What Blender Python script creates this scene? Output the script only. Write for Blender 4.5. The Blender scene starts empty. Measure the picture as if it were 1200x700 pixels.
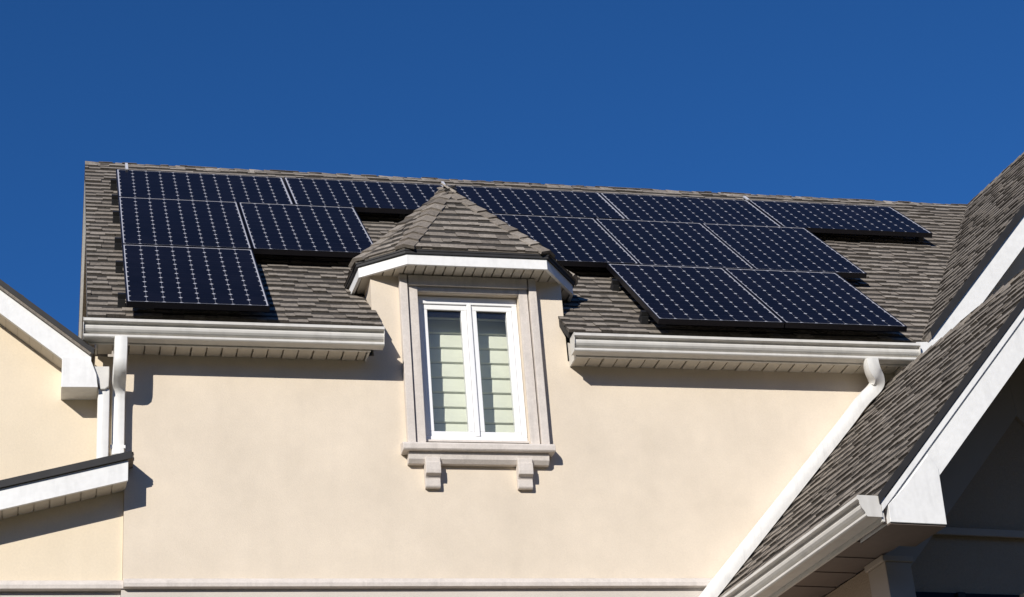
import bpy, math, random
from mathutils import Vector, Matrix
R_ = math.radians
random.seed(7)
C = bpy.context.scene.collection
scene = bpy.context.scene

# ------------------------------------------------------------------ camera, sky, sun, exposure
cd = bpy.data.cameras.new('camera'); cam = bpy.data.objects.new('camera', cd); C.objects.link(cam)
RC = ((0.9718166, -0.2236589, -0.0744925), (0.0338801, 0.4452287, -0.8947757), (0.2332907, 0.8670341, 0.4402583))
m = Matrix.Identity(4)
for i in range(3):
    m[i][0] = RC[0][i]; m[i][1] = -RC[1][i]; m[i][2] = -RC[2][i]
m[0][3], m[1][3], m[2][3] = -0.498, -15.701, 1.6
cam.matrix_world = m
cd.sensor_width = 36.0; cd.lens = 36.0*2222.28/1200.0; cd.clip_start = 0.1; cd.clip_end = 5000
scene.camera = cam

SUN = Vector((0.70, 1.0, -0.60)).normalized()          # the way the light travels
sd = bpy.data.lights.new('sun', 'SUN'); so = bpy.data.objects.new('sun', sd); C.objects.link(so)
so.rotation_euler = SUN.to_track_quat('-Z', 'Y').to_euler()
so.location = (-20, -30, 25)
sd.energy = 5.0; sd.angle = R_(0.5); sd.color = (1.0, 0.955, 0.88)
w = bpy.data.worlds.new('World'); scene.world = w; w.use_nodes = True
nt = w.node_tree; bg = nt.nodes['Background']
sky = nt.nodes.new('ShaderNodeTexSky'); sky.sky_type = 'NISHITA'; sky.sun_disc = False
sky.sun_elevation = math.asin(-SUN.z); sky.sun_rotation = math.atan2(-SUN.x, -SUN.y)
sky.altitude = 0; sky.air_density = 0.7; sky.dust_density = 0.0; sky.ozone_density = 10.0
hs = nt.nodes.new('ShaderNodeHueSaturation'); hs.inputs['Saturation'].default_value = 1.07
nt.links.new(sky.outputs[0], hs.inputs['Color']); nt.links.new(hs.outputs[0], bg.inputs[0]); bg.inputs[1].default_value = 0.12
vs = scene.view_settings
vs.view_transform = 'Standard'; vs.look = 'None'; vs.gamma = 1.0; vs.use_curve_mapping = False; vs.exposure = 0.0
scene.render.resolution_x = 1024; scene.render.resolution_y = 597

# ------------------------------------------------------------------ materials
def mat(name, col, rough=0.7, noise=None, bump=None, spec=0.5, metal=0.0, coat=0.0, tone=None, streak=None):
    """noise: (scale, amount[, detail]) mottles the colour, bump: (scale, strength, distance)"""
    M = bpy.data.materials.new(name); M.use_nodes = True
    n = M.node_tree; N = n.nodes; L = n.links; b = N['Principled BSDF']
    b.inputs['Base Color'].default_value = (*col, 1); b.inputs['Roughness'].default_value = rough
    b.inputs['Specular IOR Level'].default_value = spec; b.inputs['Metallic'].default_value = metal
    b.inputs['Coat Weight'].default_value = coat; b.inputs['Coat Roughness'].default_value = 0.03
    tc = N.new('ShaderNodeTexCoord'); src = None
    if noise:
        src = N.new('ShaderNodeRGB').outputs[0]; src.default_value = (*col, 1)
        for sc, am in noise:
            t = N.new('ShaderNodeTexNoise'); t.inputs['Scale'].default_value = sc; t.inputs['Detail'].default_value = 5
            L.new(tc.outputs['Object'], t.inputs['Vector'])
            r = N.new('ShaderNodeMapRange'); r.inputs[1].default_value = 0.3; r.inputs[2].default_value = 0.7
            r.inputs[3].default_value = 1-am; r.inputs[4].default_value = 1+am
            L.new(t.outputs[0], r.inputs[0])
            x = N.new('ShaderNodeVectorMath'); x.operation = 'SCALE'
            L.new(src, x.inputs[0]); L.new(r.outputs[0], x.inputs['Scale']); src = x.outputs[0]
    if streak:                                     # rain-washed dirt: noise drawn out vertically
        if src is None: src = N.new('ShaderNodeRGB').outputs[0]; src.default_value = (*col, 1)
        mp = N.new('ShaderNodeMapping'); mp.inputs['Scale'].default_value = (streak[0], streak[0], streak[1]); L.new(tc.outputs['Object'], mp.inputs['Vector'])
        t = N.new('ShaderNodeTexNoise'); t.inputs['Scale'].default_value = 1; t.inputs['Detail'].default_value = 6; t.inputs['Roughness'].default_value = .6
        L.new(mp.outputs[0], t.inputs['Vector'])
        r = N.new('ShaderNodeMapRange'); r.inputs[1].default_value = 0.52; r.inputs[2].default_value = 0.74; r.inputs[3].default_value = 1; r.inputs[4].default_value = 1-streak[2]
        L.new(t.outputs[0], r.inputs[0])
        x = N.new('ShaderNodeVectorMath'); x.operation = 'SCALE'; L.new(src, x.inputs[0]); L.new(r.outputs[0], x.inputs['Scale']); src = x.outputs[0]
    if tone:
        a = N.new('ShaderNodeAttribute'); a.attribute_name = 'tone'
        rp = N.new('ShaderNodeValToRGB'); els = rp.color_ramp.elements
        els[0].position = 0; els[0].color = (*tone[0], 1); els[1].position = 1; els[1].color = (*tone[-1], 1)
        for i, c in enumerate(tone[1:-1]):
            e = els.new((i+1)/(len(tone)-1)); e.color = (*c, 1)
        L.new(a.outputs['Fac'], rp.inputs[0])
        if src is None: src = rp.outputs[0]
        else:
            x = N.new('ShaderNodeVectorMath'); x.operation = 'MULTIPLY'
            L.new(src, x.inputs[0]); L.new(rp.outputs[0], x.inputs[1]); src = x.outputs[0]
    if src is not None: L.new(src, b.inputs['Base Color'])
    if bump:
        t = N.new('ShaderNodeTexNoise'); t.inputs['Scale'].default_value = bump[0]; t.inputs['Detail'].default_value = 6
        L.new(tc.outputs['Object'], t.inputs['Vector'])
        bp = N.new('ShaderNodeBump'); bp.inputs['Strength'].default_value = bump[1]; bp.inputs['Distance'].default_value = bump[2]
        L.new(t.outputs[0], bp.inputs['Height']); L.new(bp.outputs[0], b.inputs['Normal'])
    return M

M = {}
M['stucco'] = mat('stucco', (.69, .598, .482), .92, [(.55, .035), (2.2, .03), (9, .022), (70, .03)], (140, .25, .006), .15, streak=(5, .35, .035))
M['stucco_side'] = mat('stucco_side', (.745, .638, .485), .92, [(.6, .03), (4, .03), (60, .03)], (140, .25, .006), .15, streak=(5, .35, .05))
M['stucco_base'] = mat('stucco_base', (.60, .545, .49), .9, [(.8, .05), (4, .04), (60, .03)], (140, .25, .006), .2)
M['limestone'] = mat('limestone', (.62, .565, .515), .85, [(2.5, .06), (18, .05), (80, .05)], (60, .35, .006), .25, streak=(14, 1.2, .16))
M['porch_soffit'] = mat('shade_dark_porch_soffit', (.17, .135, .115), .6, [(3, .06), (20, .05)], None, .3)  # soffit colour darkened to carry the shade under the porch eave
M['porch_wall'] = mat('shade_dark_porch_stucco', (.36, .275, .195), .9, [(.8, .05), (60, .05)], (95, .5, .01), .2)  # house stucco in a darker copy, the recess's deep shade painted in
M['shade_trim'] = mat('shade_dark_porch_trim', (.42, .35, .28), .6, [(2, .05)], None, .3)  # white trim coloured darker to stand for porch shade
M['white'] = mat('white_paint', (.78, .77, .74), .45, [(1.2, .04), (14, .04)], (25, .06, .01), .4, streak=(30, 1.5, .14))
M['white_wood'] = mat('white_trim_board', (.79, .785, .77), .5, [(1.5, .03), (22, .04)], (30, .12, .01), .35, streak=(11, 2.5, .12))
M['alu'] = mat('gutter_enamel', (.62, .60, .56), .4, [(1.0, .06), (9, .06)], (7, .10, .012), .45, streak=(16, 3, .12))
M['soffit'] = mat('soffit_vinyl', (.60, .55, .47), .6, [(3, .06), (20, .05)], None, .3)
M['pvc'] = mat('window_pvc', (.82, .82, .82), .35, None, None, .5)
M['drip'] = mat('dark_drip_edge', (.028, .027, .027), .55, [(8, .15)], None, .3)
sh = [(.035, .032, .029), (.172, .148, .124), (.262, .230, .195), (.355, .315, .268)]
M['shingle'] = mat('asphalt_shingle', (1, 1, 1), .95, [(1.1, .08), (35, .2), (160, .28)], (220, .6, .004), .15, tone=sh)
M['underlay'] = mat('roof_deck', (.03, .028, .026), .95)
M['frame'] = mat('black_anodised_frame', (.018, .017, .022), .35, None, None, .5, .6)
M['backsheet'] = mat('panel_backsheet', (.43, .43, .47), .4, None, None, .4, 0, .2)
M['cell'] = mat('silicon_cell', (.006, .0055, .0085), .3, [(1.3, .25), (9, .15)], None, .07, 0, .05)
M['rail'] = mat('black_rail', (.012, .012, .013), .5)
M['clamp'] = mat('bare_aluminium', (.75, .75, .77), .35, None, None, .5, .3)
M['blind'] = mat('pleated_blind', (.77, .79, .66), .85, [(5, .05)], (40, .1, .01), .2)
M['dark'] = mat('dark_interior', (.03, .03, .032), .9)
M['grass'] = mat('grass', (.04, .05, .022), .95, [(.4, .3), (6, .35)], (30, .8, .03), .2)
M['sky_blocker'] = mat('skylight_blocker_wooded', (.035, .04, .024), .95, [(.05, .3), (.4, .4)], None, .1)
M['asphalt_drive'] = mat('paving', (.06, .06, .06), .9, [(1, .1), (20, .12)], (40, .4, .01))
gl = bpy.data.materials.new('window_glass'); gl.use_nodes = True
N = gl.node_tree.nodes; L = gl.node_tree.links; N.remove(N['Principled BSDF'])
tr = N.new('ShaderNodeBsdfTransparent'); tr.inputs[0].default_value = (.96, .965, .96, 1)
gs = N.new('ShaderNodeBsdfGlossy'); gs.inputs['Roughness'].default_value = .01
fr = N.new('ShaderNodeLayerWeight'); fr.inputs[0].default_value = .5
pw_ = N.new('ShaderNodeMath'); pw_.operation = 'POWER'; pw_.inputs[1].default_value = 5; L.new(fr.outputs['Facing'], pw_.inputs[0])
ma = N.new('ShaderNodeMath'); ma.operation = 'MULTIPLY_ADD'; ma.inputs[1].default_value = .9; ma.inputs[2].default_value = .05; L.new(pw_.outputs[0], ma.inputs[0])
mx = N.new('ShaderNodeMixShader'); L.new(ma.outputs[0], mx.inputs[0]); L.new(tr.outputs[0], mx.inputs[1]); L.new(gs.outputs[0], mx.inputs[2])
L.new(mx.outputs[0], N['Material Output'].inputs[0]); M['glass'] = gl
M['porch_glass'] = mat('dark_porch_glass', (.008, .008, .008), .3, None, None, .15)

# ------------------------------------------------------------------ mesh helpers
class MB:
    def __init__(s, T=None): s.v = []; s.f = []; s.tone = []; s.T = T
    def pt(s, p):
        p = Vector(p); s.v.append(tuple(s.T @ p if s.T else p)); return len(s.v)-1
    def face(s, pts, tone=.5):
        s.f.append([s.pt(p) for p in pts]); s.tone.append(tone)
    def box(s, x0, x1, y0, y1, z0, z1, tone=.5):
        i = [s.pt(p) for p in ((x0,y0,z0),(x1,y0,z0),(x1,y1,z0),(x0,y1,z0),(x0,y0,z1),(x1,y0,z1),(x1,y1,z1),(x0,y1,z1))]
        for q in ((3,2,1,0),(4,5,6,7),(0,1,5,4),(1,2,6,5),(2,3,7,6),(3,0,4,7)):
            s.f.append([i[k] for k in q]); s.tone.append(tone)
    def prism(s, poly, a, b, axis, tone=.5):
        """poly: 2D outline; extruded from a to b along axis ('x': poly is (y,z); 'y': (x,z); 'z': (x,y))"""
        def P(p, t): return {'x': (t, p[0], p[1]), 'y': (p[0], t, p[1]), 'z': (p[0], p[1], t)}[axis]
        A = [s.pt(P(p, a)) for p in poly]; B = [s.pt(P(p, b)) for p in poly]; n = len(poly)
        s.f.append(A); s.f.append(B[::-1]); s.tone += [tone, tone]
        for k in range(n):
            j = (k+1) % n; s.f.append([A[j], A[k], B[k], B[j]]); s.tone.append(tone)
    def hexa(s, bot, top, tone=.5):
        """two matching polygons joined by sides"""
        A = [s.pt(p) for p in bot]; B = [s.pt(p) for p in top]; n = len(bot)
        s.f.append(A[::-1]); s.f.append(B); s.tone += [tone, tone]
        for k in range(n):
            j = (k+1) % n; s.f.append([A[k], A[j], B[j], B[k]]); s.tone.append(tone)
    def tube(s, pts, wx, wy, ref=(0,1,0), corrug=True, tone=.5):
        """rectangular rounded pipe along a polyline; wx across ref x direction, wy along ref"""
        sec = []
        nseg = 16
        for k in range(nseg):
            a = 2*math.pi*k/nseg+.0
            cx, cy = math.cos(a), math.sin(a); q = 4.5
            rr = (abs(cx)**q+abs(cy)**q)**(-1/q)
            if corrug and k % 2: rr *= .955
            sec.append((cx*rr, cy*rr))
        pts = [Vector(p) for p in pts]; rings = []
        ref = Vector(ref)
        for i, p in enumerate(pts):
            d1 = (pts[i]-pts[i-1]).normalized() if i else (pts[1]-pts[0]).normalized()
            d2 = (pts[i+1]-pts[i]).normalized() if i < len(pts)-1 else d1
            d = (d1+d2).normalized()
            X = ref.cross(d); X = X.normalized() if X.length > 1e-4 else Vector((1,0,0))
            Y = d.cross(X).normalized()
            sc = 1/max(.9, d.dot(d1))
            rings.append([s.pt(p + X*(a*wx/2) + Y*(b*wy/2*sc)) for a, b in sec])
        for i in range(len(rings)-1):
            for k in range(nseg):
                j = (k+1) % nseg
                s.f.append([rings[i][k], rings[i][j], rings[i+1][j], rings[i+1][k]]); s.tone.append(tone)
        s.f.append(rings[0][::-1]); s.f.append(rings[-1]); s.tone += [tone, tone]
    def build(s, name, material, parent=None, smooth=False, bevel=0, label=None):
        me = bpy.data.meshes.new(name); me.from_pydata(s.v, [], s.f); me.update()
        import bmesh
        bm = bmesh.new(); bm.from_mesh(me)
        tl = bm.faces.layers.float.new('tone')
        bm.faces.ensure_lookup_table()
        for f, t in zip(bm.faces, s.tone): f[tl] = t
        bmesh.ops.recalc_face_normals(bm, faces=bm.faces)
        bm.to_mesh(me); bm.free()
        if smooth:
            for p in me.polygons: p.use_smooth = True
        me.materials.append(M[material] if isinstance(material, str) else material)
        o = bpy.data.objects.new(name, me); C.objects.link(o)
        if parent is not None: attach(o, parent)
        if bevel:
            md = o.modifiers.new('bevel', 'BEVEL'); md.width = bevel; md.segments = 2; md.limit_method = 'ANGLE'; md.angle_limit = R_(40)
        if label: o['label'] = label
        return o
def world_of(o):
    mm = o.matrix_basis.copy()
    if o.parent: mm = world_of(o.parent) @ o.matrix_parent_inverse @ mm
    return mm
def attach(o, parent):
    o.parent = parent; o.matrix_parent_inverse = world_of(parent).inverted()
def thing(name, label, cat, loc, group=None):
    o = bpy.data.objects.new(name, None); C.objects.link(o); o.location = loc; o.empty_display_size = .3
    o['label'] = label; o['category'] = cat
    if group: o['group'] = group
    return o

def clip(poly, n, d):                      # keep n.p <= d
    out = []
    for i in range(len(poly)):
        a, b = poly[i], poly[(i+1) % len(poly)]
        da, db = n[0]*a[0]+n[1]*a[1]-d, n[0]*b[0]+n[1]*b[1]-d
        if da <= 0: out.append(a)
        if (da < 0) != (db < 0) and abs(da-db) > 1e-12:
            t = da/(da-db); out.append((a[0]+(b[0]-a[0])*t, a[1]+(b[1]-a[1])*t))
    return out
def clip_convex(poly, region):             # region counter-clockwise
    for i in range(len(region)):
        a, b = region[i], region[(i+1) % len(region)]
        n = (b[1]-a[1], -(b[0]-a[0])); d = n[0]*a[0]+n[1]*a[1]
        poly = clip(poly, n, d)
        if len(poly) < 3: return []
    return poly
def ccw(p):
    A = sum(p[i][0]*p[(i+1) % len(p)][1]-p[(i+1) % len(p)][0]*p[i][1] for i in range(len(p)))
    return p if A > 0 else p[::-1]
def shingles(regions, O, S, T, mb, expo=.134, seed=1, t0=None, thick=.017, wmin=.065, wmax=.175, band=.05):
    """laminated shingle tabs in courses over convex (s,t) regions of the plane O + s S + t T; each tab is a thin wedge"""
    rnd = random.Random(seed); O = Vector(O); S = Vector(S).normalized(); T = Vector(T).normalized(); Nn = S.cross(T).normalized()
    regions = [ccw(r) for r in regions]
    smin = min(p[0] for r in regions for p in r); smax = max(p[0] for r in regions for p in r)
    tmin = min(p[1] for r in regions for p in r) if t0 is None else t0; tmax = max(p[1] for r in regions for p in r)
    k = 0; t = tmin
    while t < tmax:
        s_ = smin - rnd.random()*.3; rowt = rnd.uniform(-.06, .06); wob = rnd.uniform(-.003, .003)
        while s_ < smax:
            wd = rnd.uniform(wmin, wmax); hi = rnd.random() < .55
            h0 = thick*(rnd.uniform(.85, 1.25) if hi else rnd.uniform(.4, .6))
            lo = t + wob + rnd.uniform(-.009, .009) + (0 if hi else rnd.uniform(.004, .012))
            tone = min(1, max(0, rnd.gauss(.61 if hi else .49, .095)+rowt*.6))
            cell = [(s_, lo), (s_+wd, lo), (s_+wd, t+expo+.012), (s_, t+expo+.012)]
            for r in regions:
                full = clip_convex(cell, r)
                if len(full) < 3: continue
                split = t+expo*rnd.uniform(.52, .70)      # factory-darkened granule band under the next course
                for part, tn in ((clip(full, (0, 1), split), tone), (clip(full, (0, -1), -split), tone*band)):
                    if len(part) < 3: continue
                    top, bot = [], []
                    for a, b in part:
                        h = h0*(1-.75*(b-lo)/(expo+.012))+.002
                        q = O+S*a+T*b; top.append(q+Nn*h); bot.append(q-Nn*.006)
                    A = [mb.pt(p) for p in top]; B = [mb.pt(p) for p in bot]
                    mb.f.append(A); mb.tone.append(tn)
                    for i in range(len(part)):
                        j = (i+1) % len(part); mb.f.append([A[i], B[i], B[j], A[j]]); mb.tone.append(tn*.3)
            s_ += wd
        t += expo; k += 1
def cap_row(mb, a, b, na, nb, width=.14, step=.15, seed=3, lift=.012):
    """ridge / hip caps from a to b; na, nb unit vectors running down each slope"""
    rnd = random.Random(seed); a = Vector(a); b = Vector(b); na = Vector(na).normalized(); nb = Vector(nb).normalized()
    up = -(na+nb).normalized() if (na+nb).length > 1e-3 else Vector((0,0,1))
    n = max(1, int((b-a).length/step)); d = (b-a)/n
    for i in range(n):
        p, q = a+d*i, a+d*(i+1.12)
        w1 = width*rnd.uniform(.93, 1.07); l1 = lift*rnd.uniform(1.3, 1.9); l2 = lift*.6; tn = min(1, max(0, rnd.gauss(.5, .16)))
        for nn in (na, nb):
            mb.hexa([p+up*l2*0, q+up*0, q+nn*w1, p+nn*w1], [p+up*(l1+.004), q+up*(l2+.004), q+nn*w1+up*l2, p+nn*w1+up*l1], tn)
def k_gutter(mb, a, b, out, drop=.14, deep=.125):
    """K-style gutter from a to b along its back top edge; out: unit vector away from the fascia"""
    a = Vector(a); b = Vector(b); out = Vector(out).normalized()
    k = deep/.125; h = drop/.14
    prof = [(0,0),(.010,0),(.010,-.10),(.055,-.115),(.085,-.03),(.100,-.004),(.122,-.001),(.129,-.006),(.130,-.027),(.124,-.031),(.094,-.033),(.090,-.044),(.103,-.051),(.106,-.062),(.103,-.078),(.092,-.092),(.080,-.100),(.060,-.102),(.060,-.111),(.084,-.113),(.090,-.117),(.091,-.133),(.084,-.140),(0,-.140)]
    A = [mb.pt(a+out*(p*k)+Vector((0,0,q*h))) for p, q in prof]; B = [mb.pt(b+out*(p*k)+Vector((0,0,q*h))) for p, q in prof]
    n = len(prof)
    for i in range(n):
        j = (i+1) % n; mb.f.append([A[i], A[j], B[j], B[i]]); mb.tone.append(.5)
def k_cap(mb, a, d, out, drop=.14, deep=.125, th=.004):
    a = Vector(a); d = Vector(d).normalized(); out = Vector(out).normalized(); k = deep/.125; h = drop/.14
    prof = [(-.002,.001),(.125,.001),(.131,-.008),(.131,-.028),(.121,-.036),(.121,-.06),(.110,-.088),(.098,-.106),(.094,-.118),(.094,-.132),(.085,-.142),(-.002,-.142)]
    A = [a+out*(p*k)+Vector((0,0,q*h)) for p, q in prof]
    mb.hexa(A, [p+d*th for p in A])
def boards(mb, x0, x1, y0, y1, z0, z1, step, gap, axis='x'):
    t = x0 if axis == 'x' else y0; end = x1 if axis == 'x' else y1; k = 0
    while t < end-.004:
        e = min(end, t+step-gap); dz = .004 if k % 2 else 0
        if axis == 'x': mb.box(t, e, y0, y1, z0+dz, z1)
        else: mb.box(x0, x1, t, e, z0+dz, z1)
        t += step; k += 1

# ------------------------------------------------------------------ key dimensions
SL = R_(43.592); cS, sS = math.cos(SL), math.sin(SL)
PO = Vector((0, 0, 10.79))                       # upper left corner of the panel field
RN = Vector((0, -sS, cS)); RT = Vector((0, cS, sS))
LIFT = .15
RO = PO - RN*LIFT                                # roof plane origin under it
def roof_t_at_y(y): return (y-RO.y)/cS
def roof_z_at_y(y): return RO.z + roof_t_at_y(y)*sS
WY = -2.63                                       # front wall
RIDGE_Y = .715
RIDGE_Z = roof_z_at_y(RIDGE_Y)
TE = roof_t_at_y(-2.885)                         # shingle eave line
TR = roof_t_at_y(RIDGE_Y)
TH = R_(5.8)                                     # the right wing is turned by this much
WING = Matrix(((math.cos(TH), -math.sin(TH), 0, 0), (math.sin(TH), math.cos(TH), 0, 0), (0, 0, 1, 0), (0, 0, 0, 1)))

# ------------------------------------------------------------------ ground
g = MB(); g.face([(-600,-600,0),(600,-600,0),(600,600,0),(-600,600,0)])
o = g.build('ground', 'grass'); o['kind'] = 'structure'
# the low wooded ridge, out of view, added to block skylight near the horizon
hl = MB(); rh = random.Random(4); nH = 72
ph = [rh.random()*6.28 for _ in range(4)]
def blocker_height(a, k): return k*(78+9*math.sin(2*a+ph[0])+6*math.sin(5*a+ph[1])+3*math.sin(11*a+ph[2]))
for i in range(nH):
    a, b = 2*math.pi*i/nH, 2*math.pi*(i+1)/nH
    for (ra, ka), (rb, kb) in (((230, -.01), (270, .55)), ((270, .55), (320, 1)), ((320, 1), (420, .8)), ((420, .8), (560, -.01))):
        P = lambda t, r, k: (r*math.cos(t), r*math.sin(t), blocker_height(t, k))
        hl.face([P(a, ra, ka), P(b, ra, ka), P(b, rb, kb), P(a, rb, kb)])
o = hl.build('skylight_blocker_hills', 'sky_blocker', None, smooth=True); o['kind'] = 'structure'
g = MB(); g.face([(-5,-14,.004),(9,-14,.004),(9,-2.6,.004),(-5,-2.6,.004)])
o = g.build('driveway', 'asphalt_drive'); o['kind'] = 'structure'

# ------------------------------------------------------------------ house
house = thing('house', 'cream stucco house with grey shingled roofs, white gutters and a window dormer', 'house', (3, -2.6, 0))
H = house
# main wall: gable-ended block with the dormer front rising through the eave
wx0, wx1 = .02, 9.0
dx0, dx1 = 1.885, 3.43
mw = MB()
win = (2.25, 3.066, 7.0, 8.262)
def wall_with_hole(mb, x0, x1, z0, z1, hole, y0, y1):
    a, b, c, d = hole
    mb.box(x0, a, y0, y1, z0, z1); mb.box(b, x1, y0, y1, z0, z1)
    mb.box(a, b, y0, y1, z0, c); mb.box(a, b, y0, y1, d, z1)
TOPW = 7.70
def rect_wall(mb):
    y0, y1 = WY, WY+.16
    mb.box(wx0, dx0, y0, y1, 5.84, TOPW); mb.box(dx1, wx1, y0, y1, 5.84, TOPW)
    wall_with_hole(mb, dx0, dx1, 5.84, 8.40, win, y0, y1)
rect_wall(mw)
# left end wall of the block, and cheeks of the dormer
yb = 2*RIDGE_Y-WY
mw.prism([(WY+.16, 0), (yb, 0), (yb, TOPW), (RIDGE_Y, RIDGE_Z-.2), (WY+.16, TOPW)], wx0, wx0+.15, 'x')
mw.prism([(WY+.16, 7.7), (-1.9, 7.7), (-1.9, 8.40), (WY+.16, 8.40)], dx0, dx0+.12, 'x')
mw.prism([(WY+.16, 7.7), (-1.9, 7.7), (-1.9, 8.40), (WY+.16, 8.40)], dx1-.12, dx1, 'x')
wall = mw.build('wall', 'stucco', H)
bw = MB(); bw.box(wx0-.01, wx1, WY-.004, WY+.16, 0, 5.84); bw.box(-3.6, wx0-.012, -2.594, -2.44, 0, 5.84)
bw.build('wall', 'stucco_base', H, label='pinkish grey lower wall below the moulding')
# string course
sc = MB()
prof = [(WY-.006, 5.838), (WY-.05, 5.845), (WY-.052, 5.872), (WY-.038, 5.895), (WY-.02, 5.912), (WY-.006, 5.918)]
sc.prism(prof, .025, wx1, 'x')
prof2 = [(y+.032, z-.003) for y, z in prof]
sc.prism(prof2, -3.6, .024, 'x')
sc.build('moulding', 'limestone', H)

# ---- main roof
mr = MB()
tsplit = roof_t_at_y(-2.56)
xl, xr = -.275, 0
def valley_s(t): pass
# valley runs from the eave at x 6.39 to the ridge at x 9.16
vE, vR = 6.40, 9.17
def vx(t): return vE+(vR-vE)*(t-TE)/(TR-TE)
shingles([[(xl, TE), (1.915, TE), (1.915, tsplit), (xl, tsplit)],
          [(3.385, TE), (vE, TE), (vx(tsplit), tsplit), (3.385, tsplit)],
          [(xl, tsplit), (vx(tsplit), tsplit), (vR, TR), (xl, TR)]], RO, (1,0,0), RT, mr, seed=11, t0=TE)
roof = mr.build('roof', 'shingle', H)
dk = MB()                                         # deck under the shingles, both slopes
def slab(mb, pts, n, th):                         # plate under points, thickness th along -n
    n = Vector(n); mb.hexa([Vector(p)-n*th for p in pts], pts)
def rp(x, t, dn=-.006): return RO+Vector((x,0,0))+RT*t+RN*dn
slab(dk, [rp(xl, TE+.01), rp(1.912, TE+.01), rp(1.912, tsplit), rp(xl, tsplit)], RN, .05)
slab(dk, [rp(3.388, TE+.01), rp(vE, TE+.01), rp(vx(tsplit), tsplit), rp(3.388, tsplit)], RN, .05)
slab(dk, [rp(xl, tsplit), rp(vx(tsplit), tsplit), rp(vR, TR), rp(xl, TR)], RN, .05)
dk.build('roof_deck', 'underlay', roof)
bk = MB(); RNb = Vector((0, sS, cS)); RTb = Vector((0, -cS, sS)); ROb = Vector((0, 2*RIDGE_Y-RO.y, RO.z))
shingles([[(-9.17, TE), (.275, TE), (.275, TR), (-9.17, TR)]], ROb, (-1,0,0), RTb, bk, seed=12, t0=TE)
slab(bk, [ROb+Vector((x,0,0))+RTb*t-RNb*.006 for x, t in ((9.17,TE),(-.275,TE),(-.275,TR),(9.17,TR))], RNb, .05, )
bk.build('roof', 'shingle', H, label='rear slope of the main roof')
rc = MB(); cap_row(rc, (xl, RIDGE_Y, RIDGE_Z), (vR, RIDGE_Y, RIDGE_Z), -RT, -RTb, .12, .145, 5, .008)
rc.build('ridge_cap', 'shingle', roof)
# rake board on the left gable end
rk = MB()
for (ta, tb, T0, N0, y_) in ((TE, TR, RT, RN, 0), (TE, TR, RTb, RNb, 1)):
    Oo = RO if not y_ else ROb
    a0, b0 = Oo+T0*ta-N0*.012, Oo+T0*tb-N0*.012
    pts = [a0, b0, b0-N0*.16, a0-N0*.16]
    rk.hexa([p+Vector((-.27,0,0)) for p in pts], [p+Vector((-.245,0,0)) for p in pts])
rk.build('fascia', 'white_wood', roof)
# eave fascia + soffit, either side of the dormer
LZ = 7.802
for a, b in ((-.265, 1.83), (3.44, 6.42)):
    fa = MB(); fa.box(a, b, -2.822, -2.80, 7.652, 7.80); fa.build('fascia', 'alu', roof)
for a, b in ((-.19, 1.80), (3.455, 6.35)):
    sf = MB(); boards(sf, a, b, -2.80, WY-.002, 7.656, 7.6841, .114, .012); sf.box(a-.013, b+.03, -2.80, WY-.002, 7.684, 7.70)
    sf.build('soffit', 'soffit', roof)
for xa, xb in ((-.21, -.195), (1.81, 1.825), (3.441, 3.453)):
    eb = MB(); eb.prism([(-2.80, 7.65), (WY-.002, 7.65), (WY-.002, 7.86), (-2.80, 7.78)], xa, xb, 'x'); eb.build('eave_end_board', 'alu', roof)

def gutter(a, b, out, caps, mats='alu', **kw):
    gb = MB(); k_gutter(gb, a, b, out, **kw); gu = gb.build('gutter', mats, H)
    d = (Vector(b)-Vector(a)).normalized()
    for c in caps:
        cb = MB(); k_cap(cb, b if c else a, d if c else -d, out, **kw); cb.build('end_cap', mats, gu)
    n = int((Vector(b)-Vector(a)).length/.6)
    for i in range(n):
        hb = MB(); p = Vector(a)+d*(.3+.6*i); hb.hexa([p+Vector((0,0,-.012)), p+d*.02+Vector((0,0,-.012)), p+d*.02+Vector(out)*.11+Vector((0,0,-.012)), p+Vector(out)*.11+Vector((0,0,-.012))],
              [p+Vector((0,0,-.006)), p+d*.02+Vector((0,0,-.006)), p+d*.02+Vector(out)*.11+Vector((0,0,-.006)), p+Vector(out)*.11+Vector((0,0,-.006))])
        hb.build('hanger', mats, gu)
    return gu
gutter((-.30, -2.824, LZ), (1.915, -2.824, LZ), (0,-1,0), (0, 1))
gutter((3.41, -2.824, LZ), (6.31, -2.824, LZ), (0,-1,0), (0, 1))

# ---- dormer roof: half octagon eave rising to an apex, ridge running back into the main slope
ZF0, ZF1 = 8.382, 8.470                            # fascia
fl = [(1.775, -2.33), (1.797, -2.615), (2.135, -2.875), (3.262, -2.875), (3.585, -2.45), (3.60, -2.33)]
dm = MB()
ZE = 8.516
ov = .03
def offs(p, d):                                    # push outward from the dormer's middle
    cx, cy = 2.70, -2.2; v = Vector((p[0]-cx, p[1]-cy)); 
    return (p[0]+v.x/v.length*d, p[1]+v.y/v.length*d)
fo = [offs(p, ov) for p in fl]
apex = Vector((2.70, -1.99, 9.585)); back = Vector((2.70, -1.02, 9.585))
E3 = [Vector((p[0], p[1], ZE)) for p in fo]
ybL = -2.23
sideL = Vector((fo[0][0], -2.16, ZE)); sideR = Vector((fo[5][0], -2.16, ZE))
def facet(pts, seed):
    p = [Vector(q) for q in pts]; S = (p[1]-p[0]).normalized(); n = S.cross(p[2]-p[0]).normalized(); T = n.cross(S).normalized()
    if T.z < 0: T = -T
    reg = [((q-p[0]).dot(S), (q-p[0]).dot(T)) for q in p]
    if S.cross(T).z < 0: raise ValueError
    shingles([reg], p[0], S, T, dm, seed=seed, expo=.13, thick=.012)
    nn = S.cross(T).normalized()
    slab(dm, [q-nn*.006 for q in p], nn, .03)
facet([E3[2], E3[3], apex], 21)
facet([E3[1], E3[2], apex], 22)
facet([E3[3], E3[4], apex], 23)
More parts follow.
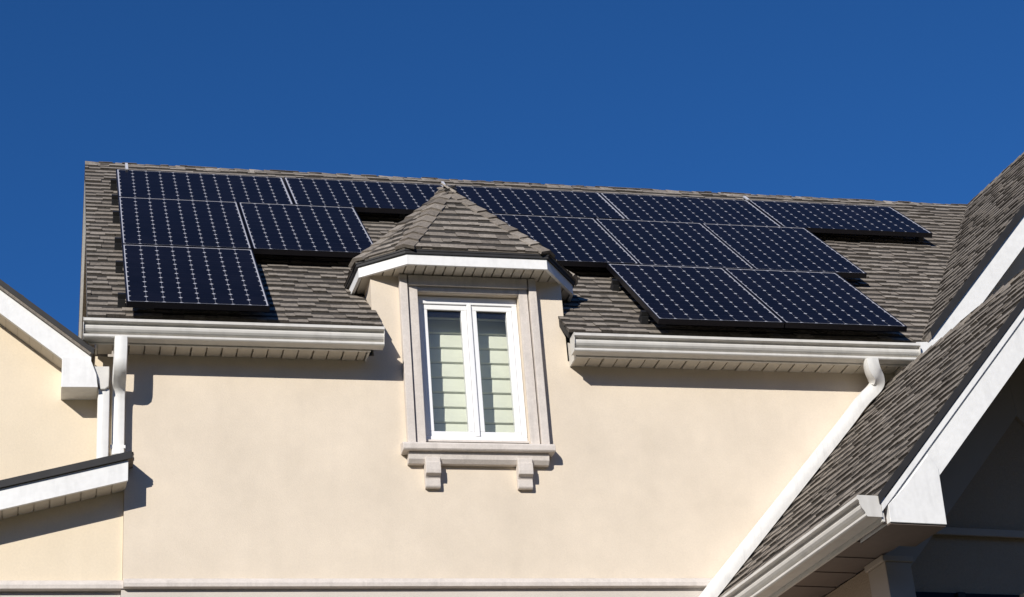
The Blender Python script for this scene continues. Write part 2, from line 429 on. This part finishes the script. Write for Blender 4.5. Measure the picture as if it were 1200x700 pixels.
facet([sideL, E3[1], apex, back], 24)
facet([E3[4], sideR, back, apex], 25)
dorm = dm.build('dormer_roof', 'shingle', H)
hc = MB()
def down(e1, e2, ap):                              # direction down a facet away from hip
    n = (Vector(e2)-Vector(e1)).cross(Vector(ap)-Vector(e1)).normalized(); 
    return n
for hip, fa_, fb_ in ((E3[1], (sideL, E3[1]), (E3[1], E3[2])), (E3[2], (E3[1], E3[2]), (E3[2], E3[3])), (E3[3], (E3[2], E3[3]), (E3[3], E3[4])), (E3[4], (E3[3], E3[4]), (E3[4], sideR))):
    ax = (apex-hip).normalized()
    def lat(ed):
        mid = (Vector(ed[0])+Vector(ed[1]))/2-hip; q = mid-ax*mid.dot(ax); return q.normalized()
    cap_row(hc, hip, apex+ax*.02, lat(fa_), lat(fb_), .085, .14, int(hip.x*10), .015)
cap_row(hc, apex, back, (-.66,0,-.75), (.66,0,-.75), .1, .14, 9)
hc.build('ridge_cap', 'shingle', dorm)
de = MB(); df = MB(); ds = MB()
for i in range(5):
    a, b = fl[i], fl[i+1]
    if i == 0: a = (a[0], -2.20)
    if i == 4: b = (b[0], -2.20)
    a2, b2 = [offs(q, -.025) for q in (a, b)]
    df.hexa([(*a, ZF0), (*b, ZF0), (*b2, ZF0), (*a2, ZF0)], [(*a, ZF1), (*b, ZF1), (*b2, ZF1), (*a2, ZF1)])
    for o1, z1, z2 in ((.018, ZF1+.0005, ZF1+.022), (.024, ZF1+.0225, ZE-.012)):
        ao, bo = [offs(q, o1) for q in (a, b)]
        de.hexa([(*ao, z1), (*bo, z1), (*b2, z1), (*a2, z1)], [(*ao, z2), (*bo, z2), (*b2, z2), (*a2, z2)])
df.build('fascia', 'white_wood', dorm); de.build('drip_edge', 'drip', dorm)
cdir = [(fl[2], fl[3])]
x = fl[1][0]+.03
while x < fl[4][0]-.05:                              # soffit boards run front to back
    e = min(x+.068, fl[4][0]-.03)
    def yf(q):
        if q < fl[2][0]: return fl[1][1]+(fl[2][1]-fl[1][1])*(q-fl[1][0])/(fl[2][0]-fl[1][0])+.02
        if q > fl[3][0]: return fl[4][1]+(fl[3][1]-fl[4][1])*(fl[4][0]-q)/(fl[4][0]-fl[3][0])+.02
        return fl[2][1]+.02
    ds.hexa([(x, yf(x), ZF0+.012), (e, yf(e), ZF0+.012), (e, -2.2, ZF0+.012), (x, -2.2, ZF0+.012)], [(x, yf(x), ZF0+.033), (e, yf(e), ZF0+.033), (e, -2.2, ZF0+.033), (x, -2.2, ZF0+.033)])
    x += .079
ds.prism([(fl[1][0]+.03, -2.6), (fl[2][0], -2.85), (fl[3][0], -2.85), (fl[4][0]-.03, -2.44), (fl[4][0]-.03, -2.2), (fl[1][0]+.03, -2.2)], ZF0+.034, ZF0+.05, 'z')
ds.build('soffit', 'soffit', dorm)

# ---- window with stone surround
wd = MB()
f0, f1, z0, z1 = win[0]+.003, win[1]-.003, win[2]+.02, 8.235
yo, yi = -2.585, -2.50
wd.box(f0, f1, yo, yi, z0, z0+.045); wd.box(f0, f1, yo, yi, z1-.045, z1+.02); wd.box(f0, f0+.04, yo, yi, z0+.045, z1-.045); wd.box(f1-.04, f1, yo, yi, z0+.045, z1-.045)
wd.box(2.655, 2.69, yo-.004, yi, z0+.045, z1-.045)
window = wd.build('window', 'pvc', H, bevel=.004)
for a, b in ((f0+.042, 2.653), (2.692, f1-.042)):
    sb = MB(); p0, p1 = z0+.048, z1-.048; q = .042
    sb.box(a, b, yo+.012, yi-.01, p0, p0+q); sb.box(a, b, yo+.012, yi-.01, p1-q, p1); sb.box(a, a+q, yo+.012, yi-.01, p0+q, p1-q); sb.box(b-q, b, yo+.012, yi-.01, p0+q, p1-q)
    sb.build('sash', 'pvc', window, bevel=.004)
    gb = MB(); gb.box(a+q-.003, b-q+.003, -2.552, -2.546, p0+q-.003, p1-q+.003); gb.build('pane', 'glass', window)
    bl = MB(); zz = 7.0; k = 0
    while zz < 8.3:
        # softly bellied roman folds
        prof = [(y-.06, z) for y, z in ((-2.315, zz+.002), (-2.330, zz+.012), (-2.326, zz+.06), (-2.317, zz+.126), (-2.312, zz+.126), (-2.312, zz+.002))]
        bl.prism(prof, a-.02, b+.02, 'x'); zz += .128
    bl.build('blind', 'blind', window)
ib = MB(); ib.box(2.02, 3.28, -2.34, -2.33, 6.9, 8.38); ib.build('blind_backing', 'dark', window)
st = MB()
# left and right jamb pilasters (outer strip proud of the inner one), head
st.box(2.105, 2.166, -2.695, WY-.002, 6.952, 8.386); st.box(3.146, 3.207, -2.695, WY-.002, 6.952, 8.386)
st.box(2.175, 2.249, -2.668, WY-.002, 6.952, 8.386); st.box(3.067, 3.137, -2.668, WY-.002, 6.952, 8.386)
st.box(2.2495, 3.0665, -2.66, WY-.002, 8.262, 8.386); st.box(2.175, 3.137, -2.69, -2.6682, 8.30, 8.386)
trim = st.build('window_surround', 'limestone', H, bevel=.004)
sl_ = MB()
sl_.prism([(WY-.002, 6.885), (-2.74, 6.885), (-2.75, 6.897), (-2.75, 6.935), (-2.735, 6.950), (-2.60, 6.985), (WY-.002, 6.985)][:6]+[(WY-.002, 6.951)], 2.055, 3.232, 'x')
sl_.box(2.2505, 3.0655, WY, -2.50, 6.99, 7.018)
sl_.build('sill', 'limestone', H, bevel=.004)
ap = MB(); ap.prism([(WY-.002, 6.80), (-2.675, 6.80), (-2.70, 6.83), (-2.705, 6.862), (-2.712, 6.878), (-2.712, 6.884), (WY-.002, 6.884)], 2.10, 3.19, 'x')
ap.build('sill_apron', 'limestone', H, bevel=.003)
for xa in (2.224, 2.936):
    br = MB()
    br.prism([(WY-.002, 6.612), (-2.668, 6.612), (-2.676, 6.625), (-2.676, 6.685), (-2.69, 6.70), (-2.718, 6.712), (-2.722, 6.74), (-2.722, 6.80), (-2.713, 6.80), (-2.713, 6.84), (WY-.002, 6.84)], xa, xa+.115, 'x')
    br.build('bracket', 'limestone', H, bevel=.004)

# ---- downspouts of the main eave
def spout(name_pts, wx, wy, straps=(), label=None):
    d = MB(); d.tube(name_pts, wx, wy); o = d.build('downspout', 'white', H, label=label, smooth=True)
    md = o.modifiers.new('edges', 'EDGE_SPLIT'); md.split_angle = R_(50)
    for z, x, y in straps:
        b = MB(); b.box(x-wx/2-.004, x+wx/2+.004, y-wy/2-.003, y+wy/2+.02, z-.012, z+.012); b.build('strap', 'white', o)
    return o
spout([(-.03, -2.885, 7.67), (-.03, -2.885, 7.60), (-.032, -2.885, 7.50), (-.033, -2.878, 7.465), (-.034, -2.855, 7.435), (-.034, -2.80, 7.405), (-.034, -2.735, 7.37), (-.034, -2.70, 7.34), (-.034, -2.683, 7.30), (-.034, -2.68, 7.22), (-.034, -2.68, 7.1), (-.034, -2.68, 6.9), (-.034, -2.70, 6.8), (-.034, -2.74, 6.775)],
      .10, .09, [(6.88, -.034, -2.68)], 'white corrugated downspout bending back to the wall')
K2 = 1.076
def w2(u, v, z): return WING @ Vector((u, v, z))
def roof2_z(x, y):
    q = WING.inverted() @ Vector((x, y, 0)); return 5.499+K2*(q.x-3.896)
def bez(p, n):                                     # smooth path through control points (quadratic b-spline)
    p = [Vector(q) for q in p]; out = [p[0]]
    for i in range(1, len(p)-1):
        a, c = (p[i-1]+p[i])/2 if i > 1 else p[0], (p[i]+p[i+1])/2 if i < len(p)-2 else p[-1]
        for k in range(1, n+1):
            t = k/n; out.append(a*(1-t)**2+p[i]*2*t*(1-t)+c*t*t)
    return out
def r2p(x, y, h): return (x, y, roof2_z(x, y)+h)
pts = bez([(5.885, -2.885, 7.67), (5.89, -2.875, 7.585), (5.945, -2.82, 7.535), (5.955, -2.77, 7.475), r2p(5.82, -2.735, .125), r2p(5.70, -2.71, .105), r2p(5.4, -2.705, .105), r2p(4.9, -2.705, .105), r2p(4.28, -2.705, .105)], 6)
spout(pts, .118, .10, (), 'white downspout running down the wall along the porch roof')

# ---- left wing: gable front with a pent roof below it
lw = MB()
LY = -2.60
lw.prism([(-3.6, 5.84), (.018, 5.84), (.018, 7.65), (-.205, 7.65), (-.205, 7.36), (-1.7, 8.60), (-3.2, 7.35), (-3.6, 7.30)], LY, LY+.15, 'y')
lw.build('wall', 'stucco_side', H, label='paler stucco gable wall of the side wing')
tl = math.tan(R_(38.2)); cl, s_l = math.cos(R_(38.2)), math.sin(R_(38.2))
def lz(x): return 7.563-(x+.239)*tl               # top line of the fascia
RX = -1.72
lf = MB()
lf.prism([(-.239, lz(-.239)), (RX, lz(RX)), (RX, lz(RX)-.205), (-.445, lz(-.445)-.205), (-.30, 7.46), (-.24, 7.50)], -2.82, -2.79, 'y')
lf.prism([(2*RX+.239, lz(-.239)), (RX-.001, lz(RX)), (RX-.001, lz(RX)-.205), (2*RX+.445, lz(-.445)-.205), (2*RX+.30, 7.46)], -2.82, -2.79, 'y')
lroof_mb = MB()
SLr = Vector((cl, 0, -s_l)); NLr = Vector((s_l, 0, cl))
lo = Vector((RX, 0, lz(RX)+.045))
ln = (-.225-RX)/cl
for sgn in (1, -1):
    T = Vector((-cl*sgn, 0, s_l)); S = Vector((0, sgn, 0)); n = S.cross(T)
    e0 = Vector((RX+sgn*(-.225-RX), 0, lz(-.225)+.03))
    r = [(-2.845*sgn, 0), (2.0*sgn, 0), (2.0*sgn, ln), (-2.845*sgn, ln)]
    shingles([r], e0, S, T, lroof_mb, seed=31+sgn)
    slab(lroof_mb, [e0+S*a+T*b-n*.006 for a, b in r], n, .035)
lroof = lroof_mb.build('roof', 'shingle', H, label='shingled gable roof of the side wing')
lf.build('fascia', 'white_wood', lroof)
for sg in (0, 1):
    q = [(-.222, lz(-.222)+.002), (RX, lz(RX)+.002), (RX, lz(RX)+.05), (-.222, lz(-.222)+.05)]
    if sg: q = [(2*RX-.002-a, b) for a, b in q]
    ld = MB(); ld.prism(q, -2.852, -2.8455, 'y'); ld.build('drip_edge', 'drip', lroof)
lsf = MB()
k = 0
while k*.11 < (-.45-RX)/cl:
    a0 = k*.11; a1 = a0+.108
    P = [Vector((RX+cl*a0, 0, lz(RX)-.19-s_l*a0)), Vector((RX+cl*a1, 0, lz(RX)-.19-s_l*a1))]
    lsf.hexa([P[0]+Vector((0,-2.79,0)), P[1]+Vector((0,-2.79,0)), P[1]+Vector((0,LY-.002,0)), P[0]+Vector((0,LY-.002,0))],
             [P[0]+Vector((0,-2.79,.01)), P[1]+Vector((0,-2.79,.01)), P[1]+Vector((0,LY-.002,.01)), P[0]+Vector((0,LY-.002,.01))]); k += 1
lsf.build('soffit', 'soffit', lroof)
cb = MB(); cb.prism([(-.445, 7.291), (-.187, 7.296), (-.20, 7.40), (-.236, 7.50), (-.30, 7.53), (-.445, 7.53)], -2.835, LY-.002, 'y')
cb.build('cornice_return', 'white_wood', lroof, bevel=.003)
lg = MB(); lg.prism([(-.228, 7.478), (-.106, 7.481), (-.108, 7.32), (-.135, 7.298), (-.166, 7.296), (-.185, 7.35)], -2.80, -2.70, 'y')
lgo = lg.build('leader_box', 'alu', H, bevel=.006)
spout([(-.142, -2.745, 7.31), (-.142, -2.74, 7.1), (-.142, -2.74, 6.62)], .088, .075, (), 'white downspout below the cornice return, next to the corrugated one')
# pent roof
tp = math.tan(R_(14.74))
def pz(x): return 6.740+(x-.035)*tp                # top line of fascia
pm = MB()
cp, sp_ = math.cos(R_(14.74)), math.sin(R_(14.74))
e0 = Vector((-3.2, -2.845, pz(-3.2)+.03)); S = Vector((0,-1,0)); T = Vector((cp,0,sp_))
r = [(0, 0), (-.243, 0), (-.243, 3.275/cp), (0, 3.275/cp)]
shingles([[(-.243, 0), (0, 0), (0, 3.275/cp), (-.243, 3.275/cp)]], e0, S, T, pm, seed=41, thick=.014)
nn = S.cross(T)
slab(pm, [e0+S*a+T*b-nn*.006 for a, b in ((-.243,0),(0,0),(0,3.27/cp),(-.243,3.27/cp))], nn, .022)
pent = pm.build('pent_roof', 'shingle', H, label='low shingled pent roof on the side wing')
pd = MB(); pd.prism([(.062, pz(.062)-.003), (-3.2, pz(-3.2)-.003), (-3.2, pz(-3.2)+.052), (.062, pz(.062)+.052)], -2.853, -2.8455, 'y'); pd.build('drip_edge', 'drip', pent)
pf = MB(); pf.prism([(.037, pz(.037)-.004), (-3.2, pz(-3.2)-.004), (-3.2, pz(-3.2)-.158), (.037, pz(.037)-.16)], -2.83, -2.806, 'y')
pf.build('fascia', 'white_wood', pent)
ps = MB(); x = .032
while x > -3.2:
    a, b = x-.098, x
    ps.hexa([(a,-2.804,pz(a)-.15), (b,-2.804,pz(b)-.15), (b,LY-.002,pz(b)-.15), (a,LY-.002,pz(a)-.15)], [(a,-2.804,pz(a)-.14), (b,-2.804,pz(b)-.14), (b,LY-.002,pz(b)-.14), (a,LY-.002,pz(a)-.14)]); x -= .107
ps.prism([(.03, pz(.03)-.138), (-3.2, pz(-3.2)-.138), (-3.2, pz(-3.2)-.05), (.03, pz(.03)-.05)], -2.804, LY-.002, 'y')
ps.build('soffit', 'soffit', pent)

# ---- right: tall cross gable joined to the main ridge
K1 = 1.0941; A1 = math.atan(K1); uE1, zE1, v1, uR1, zR1 = 6.064, 7.87, -3.53, 9.172, 11.27
cg = MB(WING)
J = WING.inverted() @ Vector((9.17, RIDGE_Y, 0)); Pv = WING.inverted() @ Vector((6.40, -2.885, 0))
S = Vector((0,-1,0)); T = Vector((math.cos(A1), 0, math.sin(A1)))
def reg1(u, v): return (-(v-0), (u-uE1)/math.cos(A1))
# region: eave corner, rake up to the ridge, ridge back to the junction, valley down
reg = [reg1(Pv.x-.02, Pv.y), reg1(uE1, v1), reg1(uR1, v1), reg1(uR1, J.y), ]
shingles([reg], (uE1, 0, zE1), S, T, cg, seed=51, thick=.015)
nn = S.cross(T)
slab(cg, [Vector((uE1,0,zE1))+S*a+T*b-nn*.006 for a, b in reg], nn, .04)
T2 = Vector((-math.cos(A1), 0, math.sin(A1))); S2 = Vector((0,1,0)); n2 = S2.cross(T2); e2 = Vector((2*uR1-uE1, 0, zE1))
r2 = [(v1, 0), (3.0, 0), (3.0, (uR1-uE1)/math.cos(A1)), (v1, (uR1-uE1)/math.cos(A1))]
shingles([r2], e2, S2, T2, cg, seed=52); slab(cg, [e2+S2*a+T2*b-n2*.006 for a, b in r2], n2, .04)
# the left slope also runs down behind the main ridge
r3 = [reg1(uR1, J.y), reg1(uR1, 3.0), reg1(6.2, 3.0)]
shingles([r3], (uE1, 0, zE1), S, T, cg, seed=53); slab(cg, [Vector((uE1,0,zE1))+S*a+T*b-nn*.006 for a, b in r3], nn, .04)
cgo = cg.build('roof', 'shingle', H, label='steep cross gable roof rising to the right')
cc = MB(WING); cap_row(cc, (uR1, v1, zR1), (uR1, J.y, zR1), -T, -T2, .13, .145, 61); cc.build('ridge_cap', 'shingle', cgo)
def z1_(u): return zE1+K1*(u-uE1)
def rake(mb, ulo, zf, d0, d1, va, vb, uR):
    mb.prism([(ulo, zf(ulo)-d0), (uR, zf(uR)-d0), (uR, zf(uR)-d1), (ulo, zf(ulo)-d1)], va, vb, 'y')
def rake_r(mb, ulo, zf, d0, d1, va, vb, uR):
    mb.prism([(2*uR-ulo, zf(ulo)-d0), (uR+.001, zf(uR)-d0), (uR+.001, zf(uR)-d1), (2*uR-ulo, zf(ulo)-d1)], va, vb, 'y')
de1 = MB(WING); rake(de1, uE1+.07, z1_, -.014, .07, v1-.006, v1+.003, uR1); rake_r(de1, uE1-.01, z1_, -.014, .07, v1-.006, v1+.003, uR1)
de1.build('drip_edge', 'drip', cgo)
fb = MB(WING); rake(fb, uE1+.0, z1_, .071, .315, v1+.01, v1+.05, uR1); rake_r(fb, uE1+.0, z1_, .071, .315, v1+.01, v1+.05, uR1)
fb.build('fascia', 'white_wood', cgo)
cr = MB(WING); cr.prism([(5.985, 7.66), (6.50, 7.66), (6.50, 8.0), (6.13, 7.845), (5.985, 7.83)], v1+.006, v1+.26, 'y'); cr.build('cornice_return', 'white_wood', cgo)
gw = MB(WING); gw.prism([(6.15, 3.0), (2*uR1-6.15, 3.0), (2*uR1-6.15, z1_(6.15)-.16), (uR1, zR1-.16), (6.15, z1_(6.15)-.16)], v1+.27, v1+.42, 'y')
gw.build('wall', 'stucco', H, label='stucco wall under the cross gable')
rs = MB(WING); rake(rs, uE1+.3, z1_, .28, .29, v1+.05, v1+.268, uR1); rs.build('soffit', 'soffit', cgo)

# ---- right: projecting porch gable
uE2, zE2, v2, uR2 = 3.896, 5.499, -5.95, 5.80
A2 = math.atan(K2); zR2 = zE2+K2*(uR2-uE2)
def z2_(u): return zE2+K2*(u-uE2)
pg = MB(WING)
T = Vector((math.cos(A2), 0, math.sin(A2)))
def reg2(u, v): return (-v, (u-uE2)/math.cos(A2))
def vback(u): return (WY+.02-u*math.sin(TH))/math.cos(TH)
umid = 6.06
reg = [reg2(uE2-.012, v2), reg2(uE2-.012, vback(uE2)), reg2(uR2, vback(uR2)), reg2(uR2, v2)]
S = Vector((0,-1,0))
shingles([reg], (uE2, 0, zE2), S, T, pg, seed=71, thick=.016)
nn = S.cross(T); slab(pg, [Vector((uE2,0,zE2))+S*a+T*b-nn*.006 for a, b in [reg2(uE2+.01, v2+.004), reg2(uE2+.01, vback(uE2)), reg2(uR2, vback(uR2)), reg2(uR2, v2+.004)]], nn, .035)
T2 = Vector((-math.cos(A2), 0, math.sin(A2))); S2 = Vector((0,1,0)); n2 = S2.cross(T2); e2 = Vector((2*uR2-uE2, 0, zE2)); ln2 = (uR2-uE2)/math.cos(A2)
r2 = [(v2, 0), (-3.4, 0), (-3.4, ln2), (v2, ln2)]
shingles([r2], e2, S2, T2, pg, seed=72); slab(pg, [e2+S2*a+T2*b-n2*.006 for a, b in r2], n2, .035)
pgo = pg.build('roof', 'shingle', H, label='steep shingled porch roof, nearest on the right')
pc = MB(WING); cap_row(pc, (uR2, v2, zR2), (uR2, -3.4, zR2), -T, -T2, .13, .145, 81); pc.build('ridge_cap', 'shingle', pgo)
d2 = MB(WING); rake(d2, uE2-.012, z2_, -.014, .045, v2-.006, v2+.003, uR2); rake_r(d2, uE2-.012, z2_, -.014, .045, v2-.006, v2+.003, uR2); d2.build('drip_edge', 'drip', pgo)
f2 = MB(WING)
for fn in (rake, rake_r):
    fn(f2, uE2+.004, z2_, .046, .108, v2+.004, v2+.06, uR2)
    fn(f2, uE2+.05, z2_, .1085, .128, v2+.03, v2+.06, uR2)
for sg in (0, 1):
    q = [(3.976, z2_(3.976)-.1285), (uR2, z2_(uR2)-.1285), (uR2, z2_(uR2)-.34), (uE2+(5.335+.34-zE2)/K2, 5.335), (3.976, 5.335)]
    if sg: q = [(2*uR2+.001-a, b) for a, b in q]
    f2.prism(q, v2+.014, v2+.06, 'y')
f2.build('fascia', 'white_wood', pgo)
for sg in (0, 1):
    b2 = MB(WING)
    P = [(3.945, 5.327), (4.343, 5.327), (4.356, 5.70), (4.30, z2_(4.30)-.14), (4.1, z2_(4.1)-.14), (3.95, 5.44)]
    if sg: P = [(2*uR2-a, b) for a, b in P]
    b2.prism(P, v2+.008, v2+.40, 'y')
    xs_ = (P[0][0], P[1][0]); bs2 = MB(WING); bs2.box(min(xs_)+.003, max(xs_)-.003, v2+.02, v2+.40, 5.318, 5.3265); bs2.build('soffit', 'porch_soffit', pgo)  # dark plate puts the shade below the return into colour
    b2.build('cornice_return', 'white_wood', pgo, bevel=.003)
so2 = MB(WING)
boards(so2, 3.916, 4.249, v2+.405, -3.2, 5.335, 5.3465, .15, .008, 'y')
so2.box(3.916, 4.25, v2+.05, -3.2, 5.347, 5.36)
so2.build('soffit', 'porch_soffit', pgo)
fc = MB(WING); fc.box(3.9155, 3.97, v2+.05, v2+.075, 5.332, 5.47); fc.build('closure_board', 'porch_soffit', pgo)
fe = MB(WING); fe.box(3.895, 3.915, v2+.02, -3.1, 5.332, 5.45); fe.build('fascia', 'alu', pgo)
gutter(w2(3.893, v2+.01, 5.492), w2(3.893, -3.12, 5.492), tuple(WING.to_3x3() @ Vector((-1,0,0))), (0,), deep=.15, drop=.135)
pw = MB(WING)
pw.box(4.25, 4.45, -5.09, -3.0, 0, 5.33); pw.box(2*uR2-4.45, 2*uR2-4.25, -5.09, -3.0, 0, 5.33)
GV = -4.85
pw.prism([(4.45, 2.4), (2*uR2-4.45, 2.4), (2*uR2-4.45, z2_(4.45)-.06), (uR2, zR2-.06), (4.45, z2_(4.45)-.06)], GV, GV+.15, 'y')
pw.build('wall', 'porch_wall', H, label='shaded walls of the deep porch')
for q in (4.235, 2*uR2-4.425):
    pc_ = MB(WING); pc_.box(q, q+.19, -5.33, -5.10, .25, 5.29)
    col = pc_.build('column', 'shade_trim', H, bevel=.006)
    c2 = MB(WING); c2.box(q-.018, q+.208, -5.340, -5.09, 5.2905, 5.334); c2.build('capital', 'shade_trim', col, bevel=.006)
    c3 = MB(WING); c3.box(q-.03, q+.22, -5.36, -5.07, 0, .249); c3.build('plinth', 'shade_trim', col, bevel=.006)
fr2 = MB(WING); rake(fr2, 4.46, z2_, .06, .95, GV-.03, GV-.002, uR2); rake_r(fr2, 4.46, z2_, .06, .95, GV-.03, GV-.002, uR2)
fr2.build('frieze', 'shade_trim', pgo)
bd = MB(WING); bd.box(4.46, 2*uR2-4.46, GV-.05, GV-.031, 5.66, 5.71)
bd.build('trim_board', 'shade_trim', pgo)
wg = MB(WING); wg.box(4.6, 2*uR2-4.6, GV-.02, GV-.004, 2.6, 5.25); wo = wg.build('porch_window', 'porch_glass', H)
wm = MB(WING)
for q in range(6): 
    u = 4.56+q*(2*uR2-9.12)/5; wm.box(u-.03, u+.03, GV-.045, GV-.021, 2.6, 5.25)
wm.build('mullion', 'drip', wo)

# ------------------------------------------------------------------ solar panels
PW, PH, FT = 1.559, 1.046, .046
GAP = .012
def make_panel(land):
    """local x along the eave, local y up the slope, z out of the roof; origin at the upper left corner of the top face"""
    W_, H_ = (PW, PH) if land else (PH, PW)
    root = bpy.data.objects.new('solar_panel', None); C.objects.link(root)
    fm = MB(); b = .009
    fm.box(0, W_, -b, 0, -FT, 0); fm.box(0, W_, -H_, -H_+b, -FT, 0); fm.box(0, b, -H_+b, -b, -FT, 0); fm.box(W_-b, W_, -H_+b, -b, -FT, 0)
    fm.box(b, .03, -H_+b, -b, -FT, -FT+.003); fm.box(W_-.03, W_-b, -H_+b, -b, -FT, -FT+.003)
    o1 = fm.build('frame', 'frame'); o1.parent = root
    bs = MB(); bs.box(b, W_-b, -H_+b, -b, -.008, -.0035); o2 = bs.build('backsheet', 'backsheet'); o2.parent = root
    cm = MB(); nx, ny = (12, 8) if land else (8, 12)
    pitch = .1262 if land else .1262
    ox = (W_-nx*pitch)/2; oy = (H_-ny*pitch)/2; cs = .0623; cut = .0155
    for i in range(nx):
        for j in range(ny):
            cx, cy = ox+(i+.5)*pitch, -(oy+(j+.5)*pitch); tn = random.random()
            P = [(-cs+cut,-cs),(cs-cut,-cs),(cs,-cs+cut),(cs,cs-cut),(cs-cut,cs),(-cs+cut,cs),(-cs,cs-cut),(-cs,-cs+cut)]
            cm.face([(cx+a, cy+q, -.0028) for a, q in P], tn)
    o3 = cm.build('cells', 'cell'); o3.parent = root
    jb = MB(); jb.box(W_/2-.06, W_/2+.06, -.16, -.06, -.03, -.009); o4 = jb.build('junction_box', 'rail'); o4.parent = root
    return root
proto = {}
def place_panel(land, u, v, label, grp):
    if land not in proto: r = proto[land] = make_panel(land)
    else:
        s = proto[land]; r = s.copy(); C.objects.link(r)
        for ch in list(s.children):
            c = ch.copy(); C.objects.link(c); c.parent = r
    m4 = Matrix.Identity(4)
    for i in range(3): m4[i][0] = (1,0,0)[i]; m4[i][1] = RT[i]; m4[i][2] = RN[i]
    loc = PO+Vector((u,0,0))-RT*v; m4.translation = loc
    # hand-set panels never lie perfectly in one plane
    rr = random.Random(int(u*100)+int(v*1000))
    r.matrix_world = m4 @ Matrix.Rotation(R_(rr.uniform(-.12,.12)), 4, 'X') @ Matrix.Rotation(R_(rr.uniform(-.12,.12)), 4, 'Y')
    r['label'] = label; r['category'] = 'solar panel'; r['group'] = grp
V1 = PH+GAP; V2 = V1+PW+GAP; um, ut = 3.329, 4.082
G = 'solar panels mounted on the roof'
ST = PW+GAP; SP = PH+GAP
top_lab = ['wide dark solar panel in the top row, nearest the left end of the roof',
           'wide dark solar panel in the top row, just left of the dormer peak',
           'wide dark solar panel in the top row, just right of the dormer peak',
           'wide dark solar panel in the top row, fourth from the left end',
           'wide dark solar panel jutting alone at the right end of the top row']
for i in range(5): place_panel(True, i*ST, 0, top_lab[i], G)
place_panel(False, 0, V1, 'upright solar panel at the left roof edge, in the middle of three rows', G)
place_panel(False, SP, V1, 'upright solar panel of the middle row, ending left of the dormer roof', G)
for i, l in enumerate(('upright middle row solar panel partly hidden behind the dormer roof on its right side', 'central upright solar panel of the three in the middle row right of the dormer', 'rightmost upright solar panel of the middle row, below the jutting top panel')):
    place_panel(False, um+i*SP, V1, l, G)
place_panel(False, 0, V2, 'lowest left solar panel, just above the left gutter', G)
place_panel(False, ut, V2, 'bottom row solar panel right of the dormer, beside bare shingles', G)
place_panel(False, ut+SP, V2, 'bottom row solar panel furthest right, nearest the right gutter end', G)
# mounting rails, two under every row, with end stubs showing
def rail(u0, u1, v, label):
    h0, h1 = -.085, -FT-.001
    root = thing('mounting_rail', label, 'rail', PO+Vector((u0,0,0))-RT*v+RN*h0, 'rails under the solar panels')
    mb = MB()
    def P(u, dv, h): return PO+Vector((u,0,0))-RT*(v+dv)+RN*h
    mb.hexa([P(u0,-.02,h0), P(u1,-.02,h0), P(u1,.02,h0), P(u0,.02,h0)], [P(u0,-.02,h1), P(u1,-.02,h1), P(u1,.02,h1), P(u0,.02,h1)])
    mb.build('rail', 'rail', root)
    n = max(2, int((u1-u0)/1.2)+1)
    for i in range(n):
        u = u0+.03+(u1-u0-.06)*i/(n-1)
        f = MB(); f.hexa([P(u-.03,-.05,-LIFT), P(u+.03,-.05,-LIFT), P(u+.03,.05,-LIFT), P(u-.03,.05,-LIFT)], [P(u-.025,-.035,h0), P(u+.025,-.035,h0), P(u+.025,.035,h0), P(u-.025,.035,h0)])
        f.build('foot', 'rail', root)
rows = [(-.05, 5*ST+.0, 0, PH, 'top row'), (-.05, 2*SP, V1, PW, 'left half of the middle row'), (um-.02, um+3*SP+.03, V1, PW, 'right half of the middle row'),
        (-.055, SP+.0, V2, PW, 'lowest left panel'), (ut-.04, ut+2*SP+.03, V2, PW, 'bottom right pair of panels')]
for a, b, v, h, nm in rows:
    rail(a, b, v+h*.22, 'black upper mounting rail under the '+nm); rail(a, b, v+h*.78, 'black lower mounting rail under the '+nm)
def clip_at(u, label, length=.11):
    mb = MB()
    def P(a, dv, h): return PO+Vector((a,0,0))-RT*dv+RN*h
    mb.hexa([P(u-.012,.03,-.0), P(u+.012,.03,-.0), P(u+.012,-length,.0), P(u-.012,-length,.0)], [P(u-.012,.03,.012), P(u+.012,.03,.012), P(u+.012,-length,.014), P(u-.012,-length,.014)])
    mb.hexa([P(u-.012,-length,-.05), P(u+.012,-length,-.05), P(u+.012,-length-.006,-.05), P(u-.012,-length-.006,-.05)], [P(u-.012,-length,.014), P(u+.012,-length,.014), P(u+.012,-length-.006,.014), P(u-.012,-length-.006,.014)])
    o = mb.build('panel_clip', 'clamp'); o['label'] = label; o['category'] = 'clip'; o['group'] = 'bright clips at the top edge of the panels'
clip_at(.10, 'bright metal clip sticking up above the top left solar panel', .2)
clip_at(2*ST-.006, 'bright metal clip between two top panels, at the dormer peak', .08)
clip_at(4*ST-.006, 'bright metal clip at the gap before the jutting top right panel', .1)
